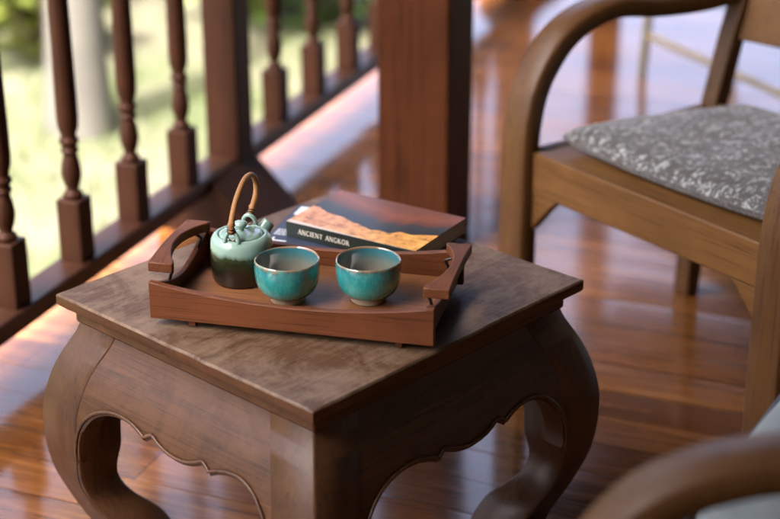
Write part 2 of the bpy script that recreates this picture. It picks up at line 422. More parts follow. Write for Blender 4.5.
# ------------------------------------------------------------------ railing
rail = thing('veranda_railing', 'dark brown turned-baluster railing along the garden edge of the veranda', 'railing', ver(-1.533, 3.03), VZ)
zt = .13
mb = MB(); mb.box((0, -.34, zt-.018), (.066, 7.08, .036)); mb.build('bottom_rail', M['rail'], rail, .004)
mb = MB(); mb.box((0, -.34, .90), (.085, 7.08, .05)); mb.build('top_rail', M['rail'], rail, .008)
def baluster_mesh():
    mb = MB(); s = .0235; b0, b1 = zt-.002, zt+.118
    mb.box((0,0,(b0+b1)/2), (2*s, 2*s, b1-b0))
    T = .876
    prof = [(.012, b1-.002), (.0165, b1+.001), (.0185, b1+.006), (.0165, b1+.011), (.0115, b1+.015), (.0115, b1+.019), (.0150, b1+.028), (.0180, b1+.042), (.0182, b1+.052), (.0165, b1+.066), (.0130, b1+.080),
            (.0125, b1+.084), (.0165, b1+.088), (.0165, b1+.093), (.0125, b1+.097), (.0150, b1+.101), (.0178, b1+.105), (.0178, b1+.110), (.0138, b1+.115), (.0140, b1+.120), (.0185, b1+.135), (.0196, b1+.150), (.0196, b1+.19), (.0180, b1+.32), (.0160, T-.16), (.0150, T-.125),
            (.0185, T-.115), (.0185, T-.108), (.013, T-.103)]
    mb.lathe(prof, 24)
    mb.box((0,0,T-.05), (2*s, 2*s, .108))
    return mb
proto = None
for r in (*[2.187-.215*k_ for k_ in range(13, 3, -1)], 2.187-.215*3, 2.187-.215*2, 2.187-.215, 2.187, 2.402, 2.612, 2.820, 3.270, 3.486, 3.702, 3.920, 4.137, 4.353, 4.57, 4.787, 5.0):
    if proto is None:
        b = proto = baluster_mesh().build('baluster', M['rail_z'], rail, .0025, angle=50)
    else:
        b = proto.copy(); COL.objects.link(b); b.parent = rail
    b.location = (0, r-3.03, 0)
mb = MB(); mb.box((.002, 0, .50), (.076, .076, 1.0)); p = mb.build('post', M['rail_z'], rail, .004)
def frustum(a, b, z0, z1, cx=0, cy=0):
    m = MB(); m.loft([[(cx+i*a, cy+j*a, z0) for i, j in ((-1,-1),(1,-1),(1,1),(-1,1))], [(cx+i*b, cy+j*b, z1) for i, j in ((-1,-1),(1,-1),(1,1),(-1,1))]]); return m
mb = MB(); mb.prism([(-.095, 0), (.135, 0), (.135, .022), (.040, .118), (-.040, .118), (-.095, .06)], 'y', -.165, .045); mb.build('dark_wedge', M['rail_z'], p, .004)  # wedge filling an unclear dark shape at the post's foot
p2 = p.copy(); COL.objects.link(p2); p2.parent = rail; p2.location = (0, 2.18, 0)
q = p.children[0].copy(); COL.objects.link(q); q.parent = p2

# pillars
def pillar(n, r, s, label):
    t = thing('veranda_pillar', label, 'pillar', ver(n, r), VZ, 'square wooden pillars of the veranda')
    mb = MB(); mb.box((0,0,1.384), (s, s, 2.768)); mb.build('shaft', M['pillar'], t, .006)
    return t
pillar(-1.085, 3.027, .152, 'thick square reddish wooden pillar standing behind the books')
pillar(-1.193, 5.0, .085, 'thin far wooden pillar at the end of the veranda behind the armchair arm')

# ------------------------------------------------------------------ opium table
HT = .385; TA = .823
tbl = thing('low_table', 'low dark worn wooden table with bulging curled legs and scalloped aprons', 'table', (-.0943, 2.0905, 0), TA)
HX, HY = .2642, .25
def chip_box(c, d, rng, n=26, amp=.0012):
    """slab with slightly irregular edges"""
    mb = MB(); x, y, z = d[0]/2, d[1]/2, d[2]/2
    out = []
    for (ax, ay), (bx, by) in zip(((-x,-y),(x,-y),(x,y),(-x,y)), ((x,-y),(x,y),(-x,y),(-x,-y))):
        for k in range(n):
            t = k/n; out.append((ax+(bx-ax)*t + rng.gauss(0, amp*.35), ay+(by-ay)*t + rng.gauss(0, amp*.35)))
    def ring(inset, zz):
        return [(c[0]+px*(1-inset/x), c[1]+py*(1-inset/y), c[2]+zz) for px, py in out]
    mb.loft([ring(.0022, -z), ring(0, -z+.003), ring(0, z-.0032)], cap=False, mi=1)
    mb.loft([ring(0, z-.0032), ring(.0008, z-.0012), ring(.0028, z)], cap=False)
    nn = len(out); mb.add(ring(.0028, z), [tuple(range(nn))]); mb.add(ring(.0022, -z), [tuple(range(nn))[::-1]], 1)
    return mb
chip_box((0,0,HT-.009), (2*HX, 2*HY, .018), random.Random(3)).build('tabletop', [M['top'], M['table']], tbl, angle=50)
mb = MB(); mb.box((0,0,HT-.018-.0125), (2*HX-.034, 2*HY-.034, .025)); mb.build('under_slab', M['table'], tbl, .004)
ZL = [(0,-.026), (.026,-.0155), (.058,-.0014), (.107,.016), (.135,.0212), (.16,.0240), (.19,.0248), (.213,.0240), (.235,.0205), (.26,.0145), (.28,.008), (.299,.000), (.325,-.014), (.342,-.021)]
def oz(z): return interp(ZL, z)
ZW = [(0,.082), (.040,.082), (.050,.078), (.062,.068), (.080,.0615), (.100,.0615), (.125,.069), (.145,.0765), (.155,.078), (.185,.080), (.342,.080)]
def leg_mb(sx, sy):
    mb = MB(); rings = []; K = 46
    for i in range(K+1):
        z = .342*i/K
        # smoothed profile
        o = (oz(z-.012)+oz(z)*2+oz(z+.012))/4; w = (interp(ZW, z-.008)+interp(ZW, z)*2+interp(ZW, z+.008))/4
        X, Y = HX+o, HY+o; c = .0035
        pts = [(X-w, Y-w+c), (X-w, Y-c), (X-w+c, Y), (X-c, Y), (X, Y-c), (X, Y-w+c), (X-c, Y-w), (X-w+c, Y-w)]
        rings.append([(sx*a, sy*b, z) for a, b in pts])
    mb.loft(rings); return mb
for sx in (-1, 1):
    for sy in (-1, 1): leg_mb(sx, sy).build('leg', M['leg'], tbl, angle=50)
def zb(s, sh=0):
    """lower contour of the apron, s measured from its middle; it runs down to the leg's inner edge at .197"""
    s = abs(s - sh*(1-smoothstep(.10, .185, abs(s)))); D = .014
    if s > .112:
        q = min(1, (s-.112)/.083); return .148 + (.262-D-.148)*math.sqrt(max(0, 1-q**2.3))
    if s > .064: return interp([(.064, .2490), (.078, .2555), (.095, .2605), (.112, .262)], s) - D
    if s > .050: return interp([(.050, .2585), (.057, .2540), (.064, .2490)], s) - D
    return interp([(0, .2445), (.014, .2455), (.028, .2485), (.040, .2530), (.050, .2585)], s) - D
def apron(axis, sg):
    sh = .010 if axis == 'x' else -.012
    if sg > 0: sh = 0
    half = (HX if axis == 'x' else HY)
    k = half/HY
    base = HY if axis == 'x' else HX
    S = sorted(set([i*.2/40 for i in range(41)] + [.05, .064, .057, .112, .193, .1945, .196, .04, .014, .028]))
    S = [-s for s in reversed(S) if s > 0] + S
    S = sorted(set(S + [sh+q_ for q_ in (-.112, -.064, -.057, -.05, -.04, .04, .05, .057, .064, .112)]))
    rows = 14; front = []; back = []
    for s in S:
        z0 = zb(s, sh); fr = []; bk = []
        for i in range(rows+1):
            t = i/rows; zz = z0 + (.342-z0)*t**1.25
            off = base + (oz(zz-.008)+oz(zz)*2+oz(zz+.008))/4 - .0016
            d = zz - z0
            off -= .0035*(1-smoothstep(.0, .008, d)) if d < .008 else 0
            fr.append((s*k, off, zz)); bk.append((s*k, off-.030, zz))
        front.append(fr); back.append(bk)
    mb = MB(); n = rows+1; m = len(S)
    vs = [v for c in front for v in c] + [v for c in back for v in c]; fs = []
    B = m*n
    for a in range(m-1):
        for i in range(rows):
            fs.append((a*n+i, (a+1)*n+i, (a+1)*n+i+1, a*n+i+1)); fs.append((B+a*n+i, B+a*n+i+1, B+(a+1)*n+i+1, B+(a+1)*n+i))
        fs.append((a*n, B+a*n, B+(a+1)*n, (a+1)*n)); fs.append((a*n+rows, (a+1)*n+rows, B+(a+1)*n+rows, B+a*n+rows))
    def T(v):
        x, y, z = v
        return (x, sg*y, z) if axis == 'x' else (sg*y, x, z)
    mb.add([T(v) for v in vs], fs)
    o = mb.build('apron', M['table'] if axis == 'x' else M['table_y'], tbl, angle=35)
    # carved bead that follows the lower edge down onto the legs
    con = []
    for i in range(14):
        z = .035 + .108*i/14; con.append((-(half + oz(z) - interp(ZW, z)), z))
    con += [(t_*k, zb(t_, sh)) for t_ in S if abs(t_) <= .197]
    con += [(-a_, z_) for a_, z_ in con[13::-1]]
    P = []
    for i, (cx_, cz_) in enumerate(con):
        pa, pb = con[max(0, i-1)], con[min(len(con)-1, i+1)]
        tx, tz = pb[0]-pa[0], pb[1]-pa[1]; l = math.hypot(tx, tz) or 1
        q_, z_ = cx_ - tz/l*.0065, cz_ + tx/l*.0065
        off = base + (oz(z_-.008)+oz(z_)*2+oz(z_+.008))/4 - .0008
        P.append(T((q_, off, z_)))
    MB().tube(P, .0026, 8).build('carved_bead', M['leg'], o, angle=80)
for ax, sg in (('x', -1), ('x', 1), ('y', -1), ('y', 1)): apron(ax, sg)

# ------------------------------------------------------------------ tray
TRA = R(-13.1)
tray = thing('serving_tray', 'reddish wooden tray with two curved handles holding the tea set', 'tray', (-.314, 1.966, HT), TRA)
TL, TD, TH = .379, .206, .0615          # length, depth, height at the corners
def board(length, t, z0, top, axis, at, n=24):
    """a board whose top edge follows top(u)"""
    mb = MB(); us = [i/n for i in range(n+1)]
    poly = [(length*u, top(u)) for u in us]
    vs = []
    for k in (0, 1):
        for u, zz in poly: vs += [(u, z0, k), (u, zz, k)]
    rings = []
    mk = (lambda u, z, k: (u, at + k*t, z)) if axis == 'x' else (lambda u, z, k: (at + k*t, u, z))
    for u, zz in poly:
        rings.append([mk(u, z0, 0), mk(u, zz, 0), mk(u, zz, 1), mk(u, z0, 1)])
    mb.loft(rings); return mb
sag = lambda lo, hi, p=2.0: (lambda u: hi - (hi-lo)*(1-abs(2*u-1)**p))
board(TL, .010, .010, sag(.0435, TH, 2.0), 'x', 0).build('front_board', M['tray'], tray, .0012, angle=40)
board(TL, .010, .010, sag(.0435, TH, 2.0), 'x', TD-.010).build('back_board', M['tray'], tray, .0012, angle=40)
for at in (.006, TL-.016):
    mb = board(TD-.0206, .009, .0125, sag(.037, .0595, 1.8), 'y', at); mb.v = [(x, y+.0103, z) for x, y, z in mb.v]
    mb.build('side_board', M['tray_y'], tray, .0012, angle=40)
mb = MB(); mb.box((TL/2, TD/2, .0165), (TL-.032, TD-.0212, .007)); mb.build('tray_bottom', M['tray_floor'], tray)
for fx, fy in ((.055, .012), (TL-.047, .012), (.055, TD-.014), (TL-.047, TD-.014)):
    mb = MB(); mb.box((fx, fy, .0054), (.010, .010, .0092)); mb.build('foot', M['tray'], tray, .001)
def handle(sg, x0):
    """sg=-1 left: bar whose inner side is hollowed in an arch; x0 outer edge"""
    n = 30; rings = []; y0, y1 = .028, TD-.050
    L = .156; y0 = .027
    for i in range(n+1):
        u = i/n; y = y0 + L*u
        w = .034 - .021*(math.sin(math.pi*min(1, max(0, (u-.06)/.88)))**.75 if .06 < u < .94 else 0)
        zt_ = .0775 + .004*math.sin(math.pi*u); th = .0135
        xo, xi = x0, x0 - sg*w
        rings.append([(xo, y, zt_-th), (xo, y, zt_), (xi, y, zt_), (xi, y, zt_-th)])
    h = MB().loft(rings).build('handle', M['tray_y'], tray, .0015, angle=40)
    for yy in (y0+.020, y0+L-.022):
        xs = x0 - sg*.017; xb = .0105 if sg < 0 else TL-.0115
        zs = sag(.037, .0595, 1.8)((yy-.0103)/(TD-.0206))
        pts = [(xs, yy, .066), (xs-sg*.004, yy, .060), ((xs+xb)/2-sg*.008, yy, .056), (xb, yy, .049), (xb, yy, zs-.006)]
        pts = catmull([(x0-sg*.014, yy, .068), (x0-sg*.020, yy, .0645), (xb-sg*.006, yy, .060), (xb-sg*.003, yy, .052), (xb, yy, zs-.006)], 5)
        MB().tube(pts, .0022, 8).build('rod', M['iron'], h, angle=80)
handle(-1, -.010); handle(1, TL+.014)

ZF = HT + .0201       # tray floor
# ------------------------------------------------------------------ cups
def cup(x, y, rz, label):
    c = thing('tea_cup', label, 'cup', (x, y, ZF), rz, 'teal cups on the tray')
    outer = [(.0205, .0085), (.0250, .0088), (.0300, .0105), (.0355, .0155), (.0392, .0215), (.0418, .0300), (.0430, .0400), (.0434, .0480), (.0432, .0540), (.0430, .0570)]
    rim = [(.0426, .0584), (.0416, .0589), (.0405, .0584)]
    inner = [(.0399, .0565), (.0401, .0500), (.0399, .0400), (.0386, .0310), (.0355, .0230), (.0300, .0170), (.0210, .0135), (.0100, .0122), (.0004, .0120)]
    mb = MB(); n = 64
    mb.lathe(outer + rim[:2], n, cap=False, mi=0); mb.lathe(rim[1:] + inner, n, cap=False, mi=1)
    for i, v in enumerate(mb.v):      # hand-thrown wobble
        a = math.atan2(v[1], v[0]); k = 1 + .008*math.sin(2*a+rz*3) + .004*math.sin(3*a+1)
        mb.v[i] = (v[0]*k, v[1]*k, v[2] + (v[2]/.058)**2*.0007*math.sin(2*a+rz))
    mb.build('bowl', [M['teal'], M['inner']], c, angle=80, fix=False)
    f = MB(); f.lathe([(.0165, .0086), (.0165, .002), (.0185, .0002), (.0225, .0002), (.0235, .0012), (.0232, .005), (.0224, .0092)], 48, cap=False); f.build('foot_ring', M['foot'], c, angle=60)
    return c
cup(-.1355, 2.003, .4, 'glossy teal tea cup beside the teapot')
cup(-.0285, 2.002, 1.9, 'glossy teal tea cup farther from the teapot')

# ------------------------------------------------------------------ teapot
pot = thing('teapot', 'small celadon teapot with dark lower half and bent cane handle', 'teapot', (-.2015, 2.0735, ZF), 0)
mb = MB(); mb.lathe([(.0005,.0), (.036,.0003), (.0395,.0015), (.0414,.006), (.0422,.020), (.0424,.040), (.0420,.053), (.0411,.0585), (.0390,.0630), (.0357,.0657), (.0328,.0666), (.0314,.0660), (.0305,.0640), (.0301,.060)], 72, cap=False)
for i, v in enumerate(mb.v):
    a = math.atan2(v[1], v[0]); k = 1+.006*math.sin(3*a+1)+.004*math.sin(5*a); mb.v[i] = (v[0]*k, v[1]*k, v[2])
mb.build('body', M['pot'], pot, angle=60)
mb = MB(); mb.lathe([(.0295,.061), (.0297,.0655), (.0288,.0673), (.0262,.0684), (.0200,.0692), (.0120,.0702), (.0060,.0708), (.0004,.0710)], 56, cap=False)
lid = mb.build('lid', M['celadon'], pot, angle=60)
MB().lathe([(.0050,.0698), (.0046,.0725), (.0052,.0745), (.0085,.0768), (.0098,.0795), (.0085,.0822), (.0045,.0838), (.0003,.0842)], 28, cap=False).build('knob', M['celadon'], lid, angle=80)
# lugs: small arches at the two ends of the handle line
hd = Vector((.28, .96, 0)).normalized(); hp = Vector((-hd.y, hd.x, 0))
ends = []
for sg in (-1, 1):
    c0 = hd*(sg*.0345) + Vector((0,0,.0650))
    pts = [c0 + hp*(.0095*math.cos(t)) + Vector((0,0,.0155*math.sin(t))) - hd*(sg*.003*math.sin(t)) for t in [math.pi*i/14 for i in range(15)]]
    MB().tube(pts, .0030, 10).build('lug', M['celadon'], pot, angle=80)
    top = c0 + Vector((0,0,.0125)) - hd*(sg*.003); ends.append(top)
# cane handle
H = []
ctrl = [hd*u_ + Vector((0,0,z_)) for u_, z_ in ((-.0325,.0775), (-.0325,.0905), (-.0225,.1070), (-.0060,.1225), (.0205,.1350), (.0455,.1335), (.0605,.1215), (.0640,.1085), (.0585,.0965), (.0465,.0866), (.0375,.0775))]
pts = catmull(ctrl, 7)
rad = []
for i in range(len(pts)):
    u = i/(len(pts)-1); r = .0041
    for kx in (.03, .97): r += .0012*math.exp(-((u-kx)/.02)**2)
    for kx in (.10, .90): r += .0014*math.exp(-((u-kx)/.012)**2)
    rad.append(r)
ch = MB().tube(pts, rad, 12).build('handle', M['cane'], pot, angle=80)
for i0 in (2, 4, len(pts)-5, len(pts)-3):
    c_ = pts[i0]; tg = (pts[i0+1]-pts[i0-1]).normalized(); a_ = tg.orthogonal().normalized(); b_ = tg.cross(a_)
    MB().tube([c_ + (a_*math.cos(2*math.pi*k/16) + b_*math.sin(2*math.pi*k/16))*(rad[i0]+.0003) for k in range(17)], .0008, 6, cap=False).build('binding', M['iron'], ch, angle=80)
for e in ends:
    base = e - Vector((0,0,.006))
    w = MB()
    ringp = [base + hp*(.0062*math.cos(t)) + Vector((0,0,.0085*math.sin(t)+.004)) for t in [2*math.pi*i/20 for i in range(21)]]
    w.tube(ringp, .0008, 6, cap=False); w.build('wire_loop', M['wire'], ch, angle=80)
# spout
sp = [Vector((.016,.024,.040)), Vector((.0245,.033,.0510)), Vector((.0300,.0385,.0590)), Vector((.0355,.0425,.0655))]
mb = MB(); mb.tube(catmull(sp, 4), [.0125-.0035*i/12 for i in range(13)], 20, cap=False); s_o = mb.build('spout', M['celadon'], pot, angle=80)
so = s_o.modifiers.new('wall', 'SOLIDIFY'); so.thickness = .002; so.offset = -1

# ------------------------------------------------------------------ books
mg = thing('magazine', 'thin navy magazine with white print lying under the guidebook', 'magazine', (-.187, 2.240, HT+.0006), R(-18))
MGX, MGY, MGT = .152, .152, .0055
MB().box((MGX/2, MGY/2, MGT/2), (MGX-.001, MGY-.001, MGT-.0012)).build('pages', M['pages'], mg)
MB().box((MGX/2, MGY/2, MGT-.0002), (MGX, MGY, .0008)).build('cover', M['mag'], mg)
zp = MGT+.0004; rng = random.Random(5)
def flat(mb, x0, y0, x1, y1): return mb.box(((x0+x1)/2, (y0+y1)/2, zp), (abs(x1-x0), abs(y1-y0), .0004))
sm = MB()
for j in range(4):
    x = .006
    for w in range(5):
        l = rng.uniform(.002, .006); flat(sm, x, .030+j*.006, x+l, .0325+j*.006); x += l+.0016
sm.build('small_print', M['magprint_glare'], mg)
am = MB(); am.prism([(.010,.006),(.034,.006),(.034,.0095),(.0135,.0095),(.0135,.019),(.010,.019)], 'z', zp-.0002, zp+.0002); am.build('corner_mark', M['magprint_glare'], mg)
flat(MB(), .006, .112, .032, .146).build('glare_patch', M['magprint_glare'], mg)  # pale patch painted in for the glare on the magazine

bk = thing('guidebook', 'thick paperback guidebook with orange ruins on its glossy cover', 'book', (-.152, 2.258, HT+.0067), R(-31.4))
BX, BY, BT = .220, .146, .0235
MB().box((BX/2+.0003, BY/2, BT/2), (BX-.0025, BY-.003, BT-.0022)).build('pages', M['pages'], bk)
# covers bend gently
def cover(z, amp, name, mat):
    mb = MB(); n = 16; rings = []
    for i in range(n+1):
        u = i/n; y = BY*u; dz = amp*math.sin(math.pi*u)*.6 + amp*u**3
        rings.append([(0, y, z-.0006+dz), (0, y, z+.0006+dz), (BX, y, z+.0006+dz), (BX, y, z-.0006+dz)])
    return mb.loft(rings).build(name, mat, bk, angle=60)
cover(BT-.0006, .0009, 'front_cover', M['cover']); cover(.0006, 0, 'back_cover', M['spine'])
sp_ = MB().box((BX/2, -.0004, BT/2), (BX, .0012, BT+.0002)).build('spine', M['spine'], bk, .0004)
# lettering: narrow serif capitals built from strokes (x 0..1, z 0..1)
def arc(cx, cz, rx, rz, a0, a1, n=14): return [(cx+rx*math.cos(R(a0+(a1-a0)*i/n)), cz+rz*math.sin(R(a0+(a1-a0)*i/n))) for i in range(n+1)]
TH_, TN_ = .17, .085
GL = {
 'A': (.95, [([(.04,0),(.47,1)],TN_), ([(.47,1),(.91,0)],TH_), ([(.22,.36),(.72,.36)],TN_)], [(.04,0),(.91,0)]),
 'N': (1.0, [([(.14,0),(.14,1)],TN_), ([(.12,1),(.86,0)],TH_), ([(.86,0),(.86,1)],TN_)], [(.14,0),(.12,1),(.86,1)]),
 'C': (.92, [(arc(.52,.5,.42,.5,48,312),.13)], []),
 'I': (.42, [([(.21,0),(.21,1)],TH_)], [(.21,0),(.21,1)]),
 'E': (.78, [([(.18,0),(.18,1)],TH_), ([(.14,.03),(.70,.03)],TN_), ([(.14,.97),(.68,.97)],TN_), ([(.18,.52),(.56,.52)],TN_), ([(.70,.03),(.72,.22)],TN_), ([(.68,.97),(.69,.80)],TN_)], [(.16,0),(.16,1)]),
 'T': (.84, [([(.42,0),(.42,1)],TH_), ([(.05,.97),(.79,.97)],TN_), ([(.06,.97),(.05,.78)],TN_), ([(.78,.97),(.79,.78)],TN_)], [(.42,0)]),
 'G': (.98, [(arc(.52,.5,.42,.5,48,330),.13), ([(.86,.06),(.86,.42)],.13)], [(.84,.42)]),
 'K': (.95, [([(.18,0),(.18,1)],TH_), ([(.22,.40),(.76,1)],TN_), ([(.36,.55),(.86,0)],TH_)], [(.18,0),(.18,1),(.76,1),(.86,0)]),
 'O': (1.02, [(arc(.51,.5,.42,.5,0,360,24),.13)], []),
 'R': (.92, [([(.18,0),(.18,1)],TH_), ([(.18,.96),(.42,.96)]+arc(.44,.735,.26,.225,90,-90,10)+[(.18,.51)],.10), ([(.42,.50),(.84,0)],TH_)], [(.18,0),(.18,1),(.86,0)]),
 ' ': (.55, [], []),
}
def strokes(mb, text, x0, z0, h, y, track=.14):
    x = x0
    for chh in text:
        w, ss, ser = GL[chh]
        segs = [(p, q, wd) for pts_, wd in ss for p, q in zip(pts_, pts_[1:])] + [((a-.15, b+(.03 if b < .5 else -.03)), (a+.15, b+(.03 if b < .5 else -.03)), .06) for a, b in ser]
        for k, (p, q, wd) in enumerate(segs):
            px, pz, qx, qz = x+p[0]*h*.86, z0+p[1]*h, x+q[0]*h*.86, z0+q[1]*h
            dx, dz = qx-px, qz-pz; l = math.hypot(dx, dz) or 1e-6
            ex, ez = dx/l, dz/l; nx, nz = -ez*wd*h/2, ex*wd*h/2; px -= ex*wd*h*.25; pz -= ez*wd*h*.25; qx += ex*wd*h*.25; qz += ez*wd*h*.25
            yy = y - .00012 - .000003*k
            mb.add([(px+nx, yy, pz+nz), (px-nx, yy, pz-nz), (qx-nx, yy, qz-nz), (qx+nx, yy, qz+nz)], [(0,1,2,3)])
        x += (w*.86+track)*h
    return x
tm = MB(); strokes(tm, 'ANCIENT ANGKOR', .0215, .0082, .0070, -.0011, .16)
tm.build('title_lettering', M['title'], sp_, smooth=False, fix=False)

# ------------------------------------------------------------------ armchairs
def make_chair(label, loc, rz):
    t = thing('armchair', label, 'armchair', loc, rz, 'bentwood armchairs around the low table')
    # bent arm: front leg rising into the arm, path of its centre line (b, z) and half thickness
    path = [(.003,.0,.020), (.000,.12,.0195), (-.001,.25,.019), (-.001,.36,.019), (.004,.43,.0195), (.022,.492,.0195), (.062,.547,.019), (.105,.577,.0175), (.150,.5915,.0165), (.205,.597,.0160), (.29,.584,.0155), (.39,.576,.0155), (.47,.577,.0155), (.54,.583,.0150)]
    P = catmull([(0, b, z) for b, z, h in path], 6); Hh = catmull([(h, 0, 0) for b, z, h in path], 6)
    for e0, e1 in ((-.062, 0.0), (.513, .575)):
        rings = []
        for i, p in enumerate(P):
            tg = (P[min(i+1, len(P)-1)] - P[max(i-1, 0)]).normalized(); nv = Vector((0, -tg.z, tg.y)); h = Hh[i].x
            o_, q_ = p+nv*h, p-nv*h; c = .005
            rings.append([(e0, q_.y+nv.y*c, q_.z+nv.z*c), (e0, o_.y-nv.y*c, o_.z-nv.z*c), (e0+c, o_.y, o_.z), (e1-c, o_.y, o_.z), (e1, o_.y-nv.y*c, o_.z-nv.z*c), (e1, q_.y+nv.y*c, q_.z+nv.z*c), (e1-c, q_.y, q_.z), (e0+c, q_.y, q_.z)])
        MB().loft(rings).build('arm', M['chair_z'], t, angle=50)
    # rear legs lean back
    for e0, e1 in ((-.034, .004), (.509, .547)):
        rings = []
        for z, b, w in ((0, .425, .034), (.2, .435, .036), (.37, .462, .036), (.5, .497, .036), (.7, .562, .032), (.86, .622, .028)):
            rings.append([(e0, b-w/2, z), (e1, b-w/2, z), (e1, b+w/2, z), (e0, b+w/2, z)])
        MB().loft(rings).build('rear_leg', M['chair_z'], t, .004)
    mb = MB(); mb.box((.2565, .0125, .343), (.513, .025, .074)); mb.build('front_rail', M['chair'], t, .003)
    mb = MB(); mb.box((.2565, .448, .343), (.503, .022, .074)); mb.build('back_rail', M['chair'], t, .003)
    for e in (-.014, .527):
        mb = MB(); mb.box((e, .232, .342), (.022, .40, .072)); mb.build('side_rail', M['chair_y'], t, .003)
    mb = MB(); mb.box((.2565, .2305, .3715), (.512, .409, .012)); mb.build('seat_board', M['chair'], t, .002)
    for sg, ec in ((1, 0), (-1, .513)):
        poly = [(0, .306)] + [(.062*(1-i/8) , .306 - .068*(i/8)**1.15) for i in range(9)]
        poly = [(ec+sg*a, z) for a, z in poly]
        mb = MB(); mb.prism(poly, 'y', .002, .022); mb.build('corner_bracket', M['chair'], t, .002)
    # broad curved back board
    rings = []
    for i in range(17):
        e = .004 + .505*i/16; cv = .030*math.sin(math.pi*i/16)
        top = .83 + .03*math.sin(math.pi*i/16); lo = .495
        rings.append([(e, .492+cv, lo), (e, .588+cv, top), (e, .610+cv, top), (e, .514+cv, lo)])
    MB().loft(rings).build('back_board', M['chair'], t, .003, angle=50)
    return t
ch1 = make_chair('golden wooden bentwood armchair with patterned seat cushion right of the table', (.242, 2.658, 0), R(-52.885))
ch2 = copy_tree(ch1)
ch2['label'] = 'blurred bentwood armchair nearest the camera at the bottom right corner'
ch2.location = (.150, 1.210, 0); ch2.rotation_euler = (0, 0, R(-90))

def cushion_mb(poly, z0, th, n=28):
    """soft pad over a quadrilateral poly [(x,y)*4], rounded edge, slightly puffed"""
    mb = MB(); top = []; bot = []
    a, b, c, d = [Vector((*p, 0)) for p in poly]
    def rnd(u):   # superellipse remap to round the plan corners
        return u
    def P(u, v): return (a*(1-u)+b*u)*(1-v) + (d*(1-u)+c*u)*v
    g = []
    for side in (1, -1):
        rows = []
        for j in range(n+1):
            row = []
            for i in range(n+1):
                s, t_ = 2*i/n-1, 2*j/n-1
                # square -> slightly rounded square
                k = .17
                uu = s*math.sqrt(max(0, 1-k*t_*t_)); vv = t_*math.sqrt(max(0, 1-k*s*s))
                p = P((uu+1)/2, (vv+1)/2)
                ed = max(abs(s), abs(t_)); prof = (1-ed**7)**.5
                puff = (1-.09*(s*s+t_*t_)/2)
                z = z0 + th/2 + side*th/2*prof*(puff if side > 0 else 1)
                z += (.0010*math.sin(9*s+3*t_)+.0008*math.sin(13*t_-4*s))*prof if side > 0 else 0
                row.append((p.x, p.y, z))
            rows.append(row)
        g.append(rows)
    N = n+1
    for si, rows in enumerate(g):
        vs = [v for r in rows for v in r]
        mb.add(vs, [(j*N+i, j*N+i+1, (j+1)*N+i+1, (j+1)*N+i) if si == 0 else (j*N+i, (j+1)*N+i, (j+1)*N+i+1, j*N+i+1) for j in range(n) for i in range(n)])
    return mb
cu = thing('seat_cushion', 'thin cushion in grey and black leafy pattern lying on the golden armchair', 'cushion', (.242, 2.658, .3785), R(-52.885))
cushion_mb([(-.012, .034), (.525, .034), (.440, .425), (.098, .425)], 0.0, .050).build('pad', M['fabric'], cu, angle=80)

# ------------------------------------------------------------------ footstool with a pale pad
st = thing('footstool', 'small wooden stool with pale grey-blue padded top at the right edge', 'stool', (.292, 1.447, 0), R(60.2))
SL, SD, SH = .40, .25, .375
mb = MB(); mb.box((SL/2, -SD/2, SH-.012), (SL-.008, SD-.008, .024)); mb.build('stool_frame', M['chair'], st, .003)
for x in (.026, SL-.026):
    for y in (-.026, -SD+.026):
        mb = MB(); mb.box((x, y, (SH-.024)/2), (.034, .034, SH-.0245)); mb.build('leg', M['chair_z'], st, .003)
pd = cushion_mb([(0, -SD), (SL, -SD), (SL, 0), (0, 0)], SH, .047).build('padded_top', M['bluegrey'], st, angle=80)
pp = [(.008, -.004), (SL-.008, -.004), (SL-.004, -.01), (SL-.004, -SD+.01), (SL-.008, -SD+.004), (.008, -SD+.004), (.004, -SD+.01), (.004, -.01), (.008, -.004)]
MB().tube([(x, y, SH+.024) for x, y in pp], .0042, 8, cap=False).build('piping', M['piping'], pd, angle=80)

# ------------------------------------------------------------------ bamboo bench far behind the armchair
bb = thing('bamboo_bench', 'thin-legged olive bamboo bench seen through the armchair arm', 'bench', (.690, 4.372, 0), R(-65.1))
BL, BD = .66, .30
for x, y in ((0,0), (BL,0), (0,BD), (BL,BD)):
    ox = .022*(1 if x == 0 else -1)
    MB().tube(catmull([(x, y, 0), (x+ox*.35, y+.004, .16), (x+ox*.7, y+.006, .30), (x+ox, y+.008, .44)], 4), .0115, 10).build('leg', M['bamboo'], bb, angle=80)
for y in (0, BD):
    MB().tube([(.006, y+.002, .115), (BL-.006, y+.002, .115)], .009, 10).build('stretcher', M['bamboo_y'], bb, angle=80)
mb = MB()
for i in range(9): mb.tube([(-.03, .012+i*(BD-.01)/8.4, .452), (BL+.03, .012+i*(BD-.01)/8.4, .452)], .0155, 10)
mb.build('slatted_top', M['bamboo_y'], bb, angle=80)

# ------------------------------------------------------------------ garden
ZG = -.70
mb = MB(); n = 60
xs = [-120 + 240*i/n for i in range(n+1)]
def warp(i): 
    t = 2*i/n-1; return 150*(abs(t)**2.6)*(1 if t > 0 else -1)
def gz(x, y): return ZG + .05*math.sin(x*.9+1)*math.sin(y*.7) + .02*math.sin(x*2.3+y*1.9)
vs = [(warp(i), warp(j)+6, gz(warp(i), warp(j)+6)) for j in range(n+1) for i in range(n+1)]
mb.add(vs, [(j*(n+1)+i, j*(n+1)+i+1, (j+1)*(n+1)+i+1, (j+1)*(n+1)+i) for j in range(n) for i in range(n)])
struct(mb.build('lawn', M['lawn'], angle=80, fix=False), 'sunlit patchy lawn below the veranda', 'lawn')
